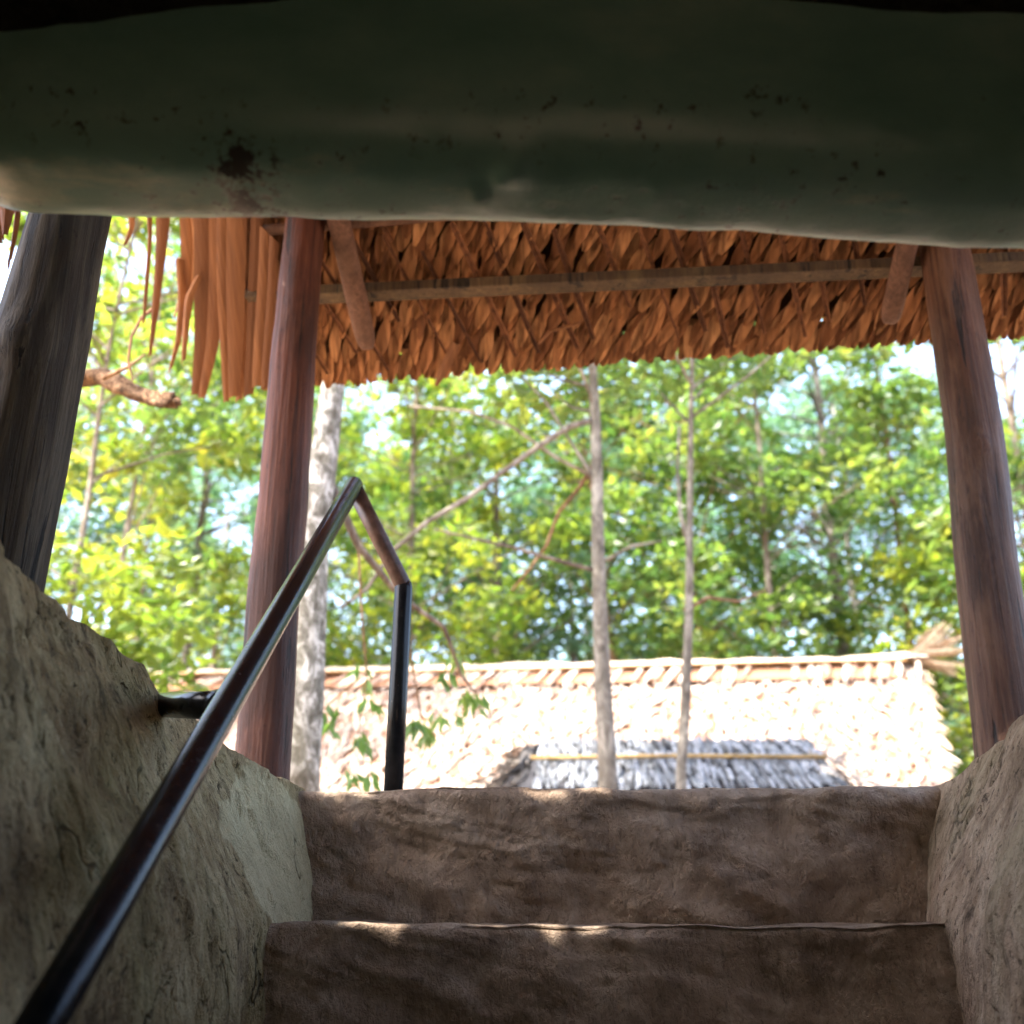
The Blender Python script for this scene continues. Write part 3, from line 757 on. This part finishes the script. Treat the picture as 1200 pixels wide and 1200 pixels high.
mb = MB(); mb.tube([hut_l.lerp(hut_r, t) + dn * .21 + hn * .19 + Vector((0, 0, .012 * math.sin(t * 9))) for t in (0, .15, .3, .45, .6, .75, .88, .975)], .016, 8); mb.build("ridge_pole", M['cap_pole'], hut)
# tuft of leaves at the gable end
tf = MB(); r = random.Random(4)
base = hut_r + Vector((0, 0, .12))
for (dx, dz, L) in ((1, .75, .50), (1, .35, .55), (1, .95, .42), (.9, .05, .50), (.9, -.35, .55), (.8, -.6, .5), (.5, .9, .3), (1, .55, .62), (.9, -.15, .6)):
    for q in range(3):
        d = Vector((dx + r.uniform(-.15, .15), -.25 + r.uniform(-.3, .1), dz + r.uniform(-.12, .12)))
        tf.blade(base + Vector((-.12 + r.uniform(-.1, .1), r.uniform(-.2, 0), r.uniform(-.08, .04))), d, Vector((0, -.6, 1)), L * r.uniform(.8, 1.1), r.uniform(.05, .075), -.3, .15, .12, .7, 5)
for j in range(44):                                   # frayed gable edge
    t = j / 44; p = hut_r.lerp(fr, t) + Vector((-.12, 0, .06))
    tf.blade(p, dn + hd * r.uniform(.25, .8), hd, r.uniform(.2, .38), .055, -.15, .12, .15, .8, 3)
tf.build("leaf_tuft", M['tuft'], hut)
mb = MB()
for (t, y) in ((.05, -1.5), (.5, -1.5), (.95, -1.5), (.05, 1.5), (.5, 1.5), (.95, 1.5)):
    c = hut_l.lerp(hut_r, t)
    m1 = MB(); m1.tube([(c.x, c.y + y, GZ - .05), (c.x, c.y + y, 1.5)], .06, 10); m1.build("post", M['bark_grey'], hut, True)
mb = MB(); c = hut_l.lerp(hut_r, .5); mb.box((c.x, c.y, .8), hd * (HL * .45), Vector((0, .9, 0)), Vector((0, 0, .56)))
mb.build("wall", M['hut_under'], hut)

# ------------------------------------------------------------------ low grey shelter in front of the hut
gl, gr_ = at_y(632, 873, 7.8), at_y(946, 870, 7.8)
g0, g1 = at_y(574, 926, 7.15), at_y(1026, 922, 7.15)
gz = g0.z = g1.z = min(g0.z, g1.z)
lo = thing("low_thatch_roof", ((gl.x + gr_.x) / 2, 7.8, GZ), "small low grey thatch roof with bamboo pole in front of the sunlit hut", "roof")
slat_roof(gl, gr_, Vector((gl.x - .05, 7.15, gz)), Vector((gr_.x + .05, 7.15, gz)), 6, 84, .20, .03, M['grey_thatch'], .04, 31, "front_thatch", lo, .12, .06, M['grey_core'], .10)
slat_roof(gl, gl + Vector((.02, .05, 0)), g0 + Vector((-.02, .6, 0)), Vector((gl.x - .05, 7.15, gz)), 6, 10, .26, .04, M['brown_grey'], .04, 32, "hip_thatch", lo, .7, .0, M['grey_core'], .25)
slat_roof(gr_ - Vector((.02, -.05, 0)), gr_, Vector((gr_.x + .05, 7.15, gz)), g1 + Vector((.02, .6, 0)), 6, 10, .26, .04, M['brown_grey'], .04, 33, "hip_thatch", lo, .7, .0, M['grey_core'], .25)
mb = MB(); mb.quad_grid([[gl - Vector((0, 0, .02)), gr_ - Vector((0, 0, .02))], [Vector((g0.x, 8.5, gz)), Vector((g1.x, 8.5, gz))]]); mb.build("rear_thatch", M['grey_thatch'], lo, False, .04)
r = random.Random(8); mb = MB()
for (c, s_) in ((gl, -1), (gr_, 1)):                  # bristling corners
    for k in range(60):
        q = c.lerp(g0 if s_ < 0 else g1, r.uniform(0, 1)) + Vector((0, r.uniform(-.05, .3), r.uniform(-.02, .05)))
        mb.blade(q, Vector((s_ * r.uniform(.2, 1), -r.uniform(0, .6), r.uniform(-.9, .35))), Vector((0, 1, .3)), r.uniform(.14, .3), .03, -.2, .15, .15, .7, 3)
mb.build("loose_leaves", M['brown_grey'], lo)
pa, pb = at_y(622, 888, 7.42), at_y(968, 887, 7.42)
mb = MB(); mb.tube([pa, pa.lerp(pb, .5) + Vector((0, 0, .01)), pb], .014, 10); mb.build("bamboo_pole", M['bamboo'], lo, True)
for x, y in ((gl.x, 7.3), (gr_.x, 7.3), (gl.x, 8.3), (gr_.x, 8.3)):
    mb = MB(); mb.tube([(x, y, GZ - .05), (x, y, gz + .06)], .03, 8); mb.build("post", M['bark_grey'], lo, True)

# ------------------------------------------------------------------ trees
GAPS = [(262, 590, 34, 46), (235, 560, 20, 20), (935, 475, 42, 34), (1190, 440, 26, 44), (1012, 630, 26, 18), (205, 800, 4, 4), (960, 440, 22, 26), (1000, 560, 16, 18), (440, 510, 14, 16), (775, 470, 18, 14), (640, 455, 20, 10)]
def project(p):
    dep = p.y * cP + p.z * sP
    return 600 + F_PX * p.x / dep, 600 - F_PX * (-p.y * sP + p.z * cP) / dep
def in_gap(p):
    if p.y < .5: return False
    x, y = project(p)
    return any(((x - gx) / a) ** 2 + ((y - gy) / b) ** 2 < 1 for gx, gy, a, b in GAPS)
def clump(mb, c, rad, n, L, W, r, flat=.7, origin=Vector((0, 0, 0)), gaps=True):
    for _ in range(n):
        v = rvec(r); v = Vector((v.x, v.y, v.z * flat)) * rad
        p = c + v
        if gaps and in_gap(p + origin) and r.random() < .93: continue
        d = Vector((r.uniform(-1, 1), r.uniform(-1, 1), r.uniform(-.8, .35))).normalized()
        s_ = d.cross(Vector((r.uniform(-.7, .7), r.uniform(-.7, .7), 1))).normalized()
        k = r.choice((.55, .75, .9, 1.05, 1.25, 1.6))
        mb.leaf(p, d, s_, L * k, W * k)
def make_tree(name, loc, label, h, r0, lean, bark, leaf, crown_z, crown_r, nclump, nleaf, L, seed, group=None, crad=.5, gaps=True, trunkpts=None, cat="tree"):
    """loc: base on the ground; everything is built around the base"""
    r = random.Random(seed); root = thing(name, loc, label, cat, group); base = Vector(loc)
    if trunkpts is None:
        pts = [Vector((0, 0, -.1))]; N = 9
        for i in range(1, N + 1):
            t = i / N; pts.append(Vector((lean * h * t + .05 * h * .3 * fnoise(seed, t * 2, 0, 1, 2), .04 * h * fnoise(seed + 5, t * 2, 0, 1, 2) * .3, h * t)))
    else: pts = [p - base for p in trunkpts]
    rr = [lerp(r0, r0 * .28, i / (len(pts) - 1)) for i in range(len(pts))]
    tb = MB(); tb.tube(pts, rr, 12, True, .10, seed)
    cr = MB()
    def trunk_at(z):
        for a, b in zip(pts, pts[1:]):
            if a.z <= z <= b.z: return a.lerp(b, (z - a.z) / max(b.z - a.z, 1e-4))
        return pts[-1]
    for k in range(nclump):
        a = r.uniform(0, 2 * math.pi); q = math.sqrt(r.uniform(.02, 1)); z = r.uniform(*crown_z)
        mid = (crown_z[0] + crown_z[1]) / 2; half = (crown_z[1] - crown_z[0]) / 2
        prof = math.sqrt(max(.12, 1 - ((z - mid) / half) ** 2 * .85))
        ax = trunk_at(z)
        c = Vector((ax.x + math.cos(a) * q * crown_r * prof, ax.y + math.sin(a) * q * crown_r * prof, z))
        if gaps and in_gap(c + base) and r.random() < .8: continue
        if k % 4 != 3:
            s0 = trunk_at(max(z - q * crown_r * r.uniform(.3, .7), pts[2].z)); mm = s0.lerp(c, .5) + Vector((0, 0, .12 * crown_r * r.uniform(-.3, .5)))
            rad = max(.012, r0 * .22); tb.tube([s0, mm, c], [rad, rad * .7, rad * .3], 6, False)
        clump(cr, c, crad * r.uniform(.6, 1.25), int(nleaf * r.uniform(.6, 1.4)), L, L * .5, r, .65, base, gaps)
    tk = tb.build("trunk", bark, None, True); tk.parent = root
    co = cr.build("crown", leaf, None); co.parent = root
    return root

# slim pale tree in front of the hut
tp = [at_y(x, y, 6.4) for x, y in ((714, 960), (711, 880), (706, 800), (703, 720), (701, 640), (700, 560), (697, 480), (694, 430))]
b0 = Vector((tp[0].x, tp[0].y, GZ)); tp[0].z = GZ - .05
tp += [tp[-1] + Vector((-.05, 0, 1.0)), tp[-1] + Vector((-.1, .1, 2.4)), tp[-1] + Vector((-.05, .1, 4.0))]
t1 = make_tree("slender_tree", b0, "slim straight pale grey tree in front of the low grey roof, the thicker of two", 8, .058, 0, M['bark_pale'], M['leaf_green'], (3.1, 7.6), 1.7, 46, 70, .13, 101, crad=.42, trunkpts=tp)
def branch(pxs, Y, r0, r1, mat, parent, Y1=None, wob=.15):
    mb = MB(); n = len(pxs); Y1 = Y if Y1 is None else Y1
    pts = [at_y(x, y, lerp(Y, Y1, i / (n - 1))) for i, (x, y) in enumerate(pxs)]
    if wob > .3:
        for k in range(7): mb.blade(pts[-1] + rvec() * r1 * .6 - (pts[-1] - pts[-2]) * .4, pts[-1] - pts[-2] + rvec() * .02, rvec(), (pts[-1] - pts[-2]).length * (.5 + .12 * k % .4), r1 * .8, 0, .3, .1, .9, 3)
        fine = []
        for a, b in zip(pts, pts[1:]): fine += [a.lerp(b, t / 6) for t in range(6)]
        pts = fine + [pts[-1]]; n = len(pts)
    mb.tube(pts, [lerp(r0, r1, i / (n - 1)) for i in range(n)], 14 if wob > .3 else 8, True, wob, r0 * 100)
    o = mb.build("branch", mat, parent, True); return pts
branch([(694, 492), (668, 500), (640, 517), (600, 545), (550, 582), (500, 612), (460, 645), (430, 690), (400, 712)], 6.4, .021, .008, M['bark_grey'], t1, 5.6)
branch([(696, 668), (650, 656), (600, 641), (550, 630), (508, 620)], 6.4, .015, .006, M['bark_grey'], t1, 6.0)
branch([(698, 540), (680, 570), (655, 600), (640, 640), (620, 668), (600, 692)], 6.4, .016, .008, M['bark_brown'], t1, 6.9)
branch([(697, 560), (650, 535), (600, 500), (550, 482), (480, 476)], 6.4, .014, .007, M['bark_grey'], t1, 6.9)
branch([(704, 660), (740, 640), (776, 634)], 6.4, .014, .006, M['bark_pale'], t1, 6.2)
# thinner neighbour
tp = [at_y(x, y, 6.7) for x, y in ((797, 960), (798, 900), (803, 830), (806, 760), (808, 690), (808, 620), (809, 540), (810, 470), (811, 420))]
b0 = Vector((tp[0].x, tp[0].y, GZ)); tp[0].z = GZ - .05; tp += [tp[-1] + Vector((.02, 0, 1.2)), tp[-1] + Vector((.05, .1, 3.0))]
t2 = make_tree("slender_tree", b0, "thin crooked pale sapling in front of the low grey roof, the thinner of two", 7, .036, 0, M['bark_pale'], M['leaf_green'], (3.2, 6.8), 1.5, 36, 60, .13, 102, crad=.42, trunkpts=tp)
branch([(806, 640), (797, 600), (794, 550), (796, 500)], 6.7, .014, .008, M['bark_pale'], t2)
branch([(803, 715), (830, 700), (865, 705), (900, 690)], 6.7, .016, .006, M['bark_brown'], t2, 7.4)
# lichen spotted trunk behind the red post
tp = [at_y(x, y, 4.4) for x, y in ((343, 970), (346, 900), (352, 820), (360, 720), (367, 620), (379, 540), (389, 460))]
b0 = Vector((tp[0].x, tp[0].y, GZ)); tp[0].z = GZ - .05; d = tp[-1] - tp[-2]; tp += [tp[-1] + d * 3, tp[-1] + d * 8, tp[-1] + d * 15]
t3 = make_tree("lichen_tree", b0, "pale lichen spotted leaning trunk directly behind the red post", 8, .104, 0, M['bark_lichen'], M['leaf_green'], (4.6, 7.4), 2.2, 40, 70, .14, 103, crad=.5, trunkpts=tp)
# drooping sprigs of that tree in front of the hut
r = random.Random(12)
def sprig(x, y, Y, n, L):
    c = at_y(x, y, Y); sp = MB()
    for _ in range(n):
        d = Vector((r.uniform(-.8, .8), r.uniform(-.4, .4), -1 + r.uniform(-.1, .5))).normalized(); s_ = d.cross(Vector((r.uniform(-.6, .6), 1, r.uniform(-.4, .4)))).normalized()
        sp.leaf(c + Vector((r.uniform(-.03, .03), r.uniform(-.03, .03), r.uniform(-.02, .02))), d, s_, L * r.uniform(.8, 1.2), L * .32)
    sp.build('sprig', M['leaf_green'], t3)
for (x, y, n) in ((375, 838, 8), (382, 850, 5), (428, 800, 4), (435, 820, 6), (418, 860, 5), (424, 865, 3), (490, 845, 9), (500, 860, 6), (512, 838, 5), (484, 850, 4), (548, 812, 6), (560, 815, 5), (556, 825, 3), (425, 780, 3), (520, 790, 5), (535, 770, 6), (410, 905, 4), (428, 908, 4), (390, 830, 4), (530, 840, 3)):
    sprig(x, y, 5.2 + r.uniform(-.3, .3), n, .092)
branch([(384, 560), (420, 640), (470, 700), (520, 735), (540, 790), (556, 812)], 4.4, .02, .004, M['bark_grey'], t3, 5.2)
branch([(470, 700), (480, 760), (490, 820), (495, 845)], 5.0, .008, .004, M['bark_brown'], t3, 5.2)
branch([(420, 640), (424, 720), (430, 790), (420, 860)], 4.9, .007, .003, M['bark_brown'], t3, 5.2)
branch([(430, 790), (400, 812), (378, 832)], 5.1, .005, .003, M['bark_brown'], t3, 5.2)

# tree at the left with a broken limb
tp = [at_y(-170, 700, 3.9), at_y(-175, 440, 3.9), at_y(-170, 300, 3.9)]
base = Vector((tp[0].x, 3.9, GZ)); tp = [Vector((base.x, 3.9, GZ - .05)), Vector((base.x + .02, 3.9, 1.2)), Vector((base.x, 3.9, 2.2)), Vector((base.x - .1, 4.0, 4.0)), Vector((base.x, 4.2, 6.5))]
t4 = make_tree("broken_limb_tree", base, "tree with a snapped brown limb pointing out from behind the dark leaning post", 6, .14, 0, M['bark_brown'], M['leaf_lime'], (3.3, 6.2), 1.6, 30, 60, .13, 104, crad=.45, trunkpts=tp)
branch([(-165, 470), (-60, 440), (20, 432), (80, 446), (118, 441), (150, 458), (180, 468), (203, 470)], 3.9, .05, .030, M['bark_limb'], t4, 3.6, .6)
branch([(120, 444), (150, 430), (170, 415)], 3.62, .01, .004, M['bark_brown'], t4)

# forest behind
def forest_tree(px, Y, h, r0, lean, bark, leaf, cz, cr_, nc, nl, L, seed, label, group=None, crad=.6, name="forest_tree"):
    nl *= .85; L *= 1.0; crad *= .92; nc = int(nc * (.9 if px < 560 else .74))
    X = at_y(px, 780, Y).x
    return make_tree(name, (X, Y, GZ), label, h, r0, lean, M[bark], M[leaf], cz, cr_, nc, nl, L, seed, group, crad)
forest_tree(60, 7.5, 6.0, .03, .03, 'bark_grey', 'leaf_lime', (.9, 5.4), 1.25, 58, 80, .13, 201, "yellow leaved bushy tree growing beside the dark leaning post", crad=.40, name="bushy_tree")
forest_tree(120, 11, 8.0, .035, .02, 'bark_grey', 'leaf_green', (4.2, 8.5), 1.9, 46, 90, .14, 202, "bright green crown above the snapped limb", crad=.5)
forest_tree(205, 15, 9.0, .085, .035, 'bark_pale', 'leaf_blue', (3.2, 9.5), 1.5, 34, 80, .15, 203, "slim pale trunk leaning towards the white gap of sky", crad=.55)
forest_tree(250, 17, 6.0, .08, .0, 'bark_grey', 'leaf_lime', (1.5, 4.8), 2.2, 60, 90, .15, 204, "low yellow-green tree just over the far end of the hut ridge", crad=.6)
forest_tree(470, 14.5, 9, .07, .02, 'bark_grey', 'leaf_lime', (2.0, 8.6), 2.2, 90, 100, .15, 205, "sunlit yellow-green tree seen over the handrail", crad=.55)
forest_tree(590, 16.5, 9, .09, -.02, 'bark_grey', 'leaf_green', (2.4, 9.4), 2.3, 90, 100, .15, 206, "leafy green tree left of the slim pale trunk", crad=.6)
forest_tree(752, 16, 9, .075, -.12, 'bark_brown', 'leaf_green', (3.4, 9.2), 2.1, 66, 100, .15, 207, "dark trunked tree leaning behind the slim pale trunk", crad=.6)
forest_tree(820, 15, 8, .085, .0, 'bark_brown', 'leaf_green', (3.2, 8.6), 1.9, 80, 110, .15, 208, "dark straight trunk with a leafy green crown behind the thin sapling", crad=.6)
forest_tree(905, 13.5, 8.5, .06, .01, 'bark_grey', 'leaf_green', (2.6, 8.0), 1.7, 80, 100, .15, 209, "mid green tree above the middle of the hut's ridge", crad=.5)
forest_tree(990, 15.5, 11, .11, .0, 'bark_pale', 'leaf_green', (3.0, 9.0), 1.8, 80, 95, .15, 210, "tall grey trunk with open crown behind the right half of the hut", crad=.55)
forest_tree(1075, 14.5, 9, .06, -.01, 'bark_brown', 'leaf_green', (2.4, 8.4), 1.5, 70, 95, .15, 211, "green tree over the leaf tuft of the hut's gable", crad=.5)
forest_tree(1150, 13, 8, .06, .01, 'bark_grey', 'leaf_lime', (.8, 4.4), 1.6, 70, 90, .15, 212, "yellow-green shrubby tree beyond the brown post with the knot", crad=.5, name="bushy_tree")
forest_tree(1235, 12, 9, .07, .0, 'bark_grey', 'leaf_green', (2.4, 8.0), 1.4, 60, 90, .15, 213, "green tree at the edge of the view beyond the brown post with the knot", crad=.5)
forest_tree(668, 19, 10, .08, .01, 'bark_pale', 'leaf_blue', (1.8, 8.5), 2.6, 80, 100, .17, 214, "bluish tree deep in the wood between the two slim trunks", crad=.7)
forest_tree(155, 13.5, 8.5, .03, .0, 'bark_grey', 'leaf_lime', (3.6, 9.4), 1.7, 70, 95, .15, 215, "feathery yellow-green tree between the snapped limb and the hanging dry fronds", crad=.6)
forest_tree(345, 18, 9, .07, .0, 'bark_grey', 'leaf_green', (2.6, 8.6), 2.0, 80, 95, .16, 216, "mid green tree mostly hidden by the lichen spotted trunk", crad=.65)
forest_tree(525, 19.5, 10, .07, .0, 'bark_grey', 'leaf_lime', (2.6, 9.6), 2.3, 90, 95, .16, 217, "pale yellow-green tree standing behind the handrail's upright", crad=.7)
# deeper rows share one crown, turned differently
far_src = forest_tree(320, 23, 11, .12, .0, 'bark_pale', 'leaf_blue', (1.2, 11.5), 3.2, 110, 110, .20, 301, "hazy bluish tree deep in the wood", "trees deep in the wood", .85, "far_tree")
def dup(root, loc, rz, sc):
    c = root.copy(); COL.objects.link(c); c.location = loc; c.rotation_euler = (0, 0, rz); c.scale = (sc, sc, sc)
    for ch in root.children:
        d = ch.copy(); COL.objects.link(d); d.parent = c
    return c
r = random.Random(77)
for (px, Y) in ((110, 24), (-60, 22), (430, 25), (560, 27), (690, 26), (800, 24), (905, 27), (1010, 24), (1110, 26), (1220, 23), (215, 29)):
    dup(far_src, (at_y(px, 780, Y).x, Y, GZ), r.uniform(0, 6.28), r.uniform(.8, 1.1))
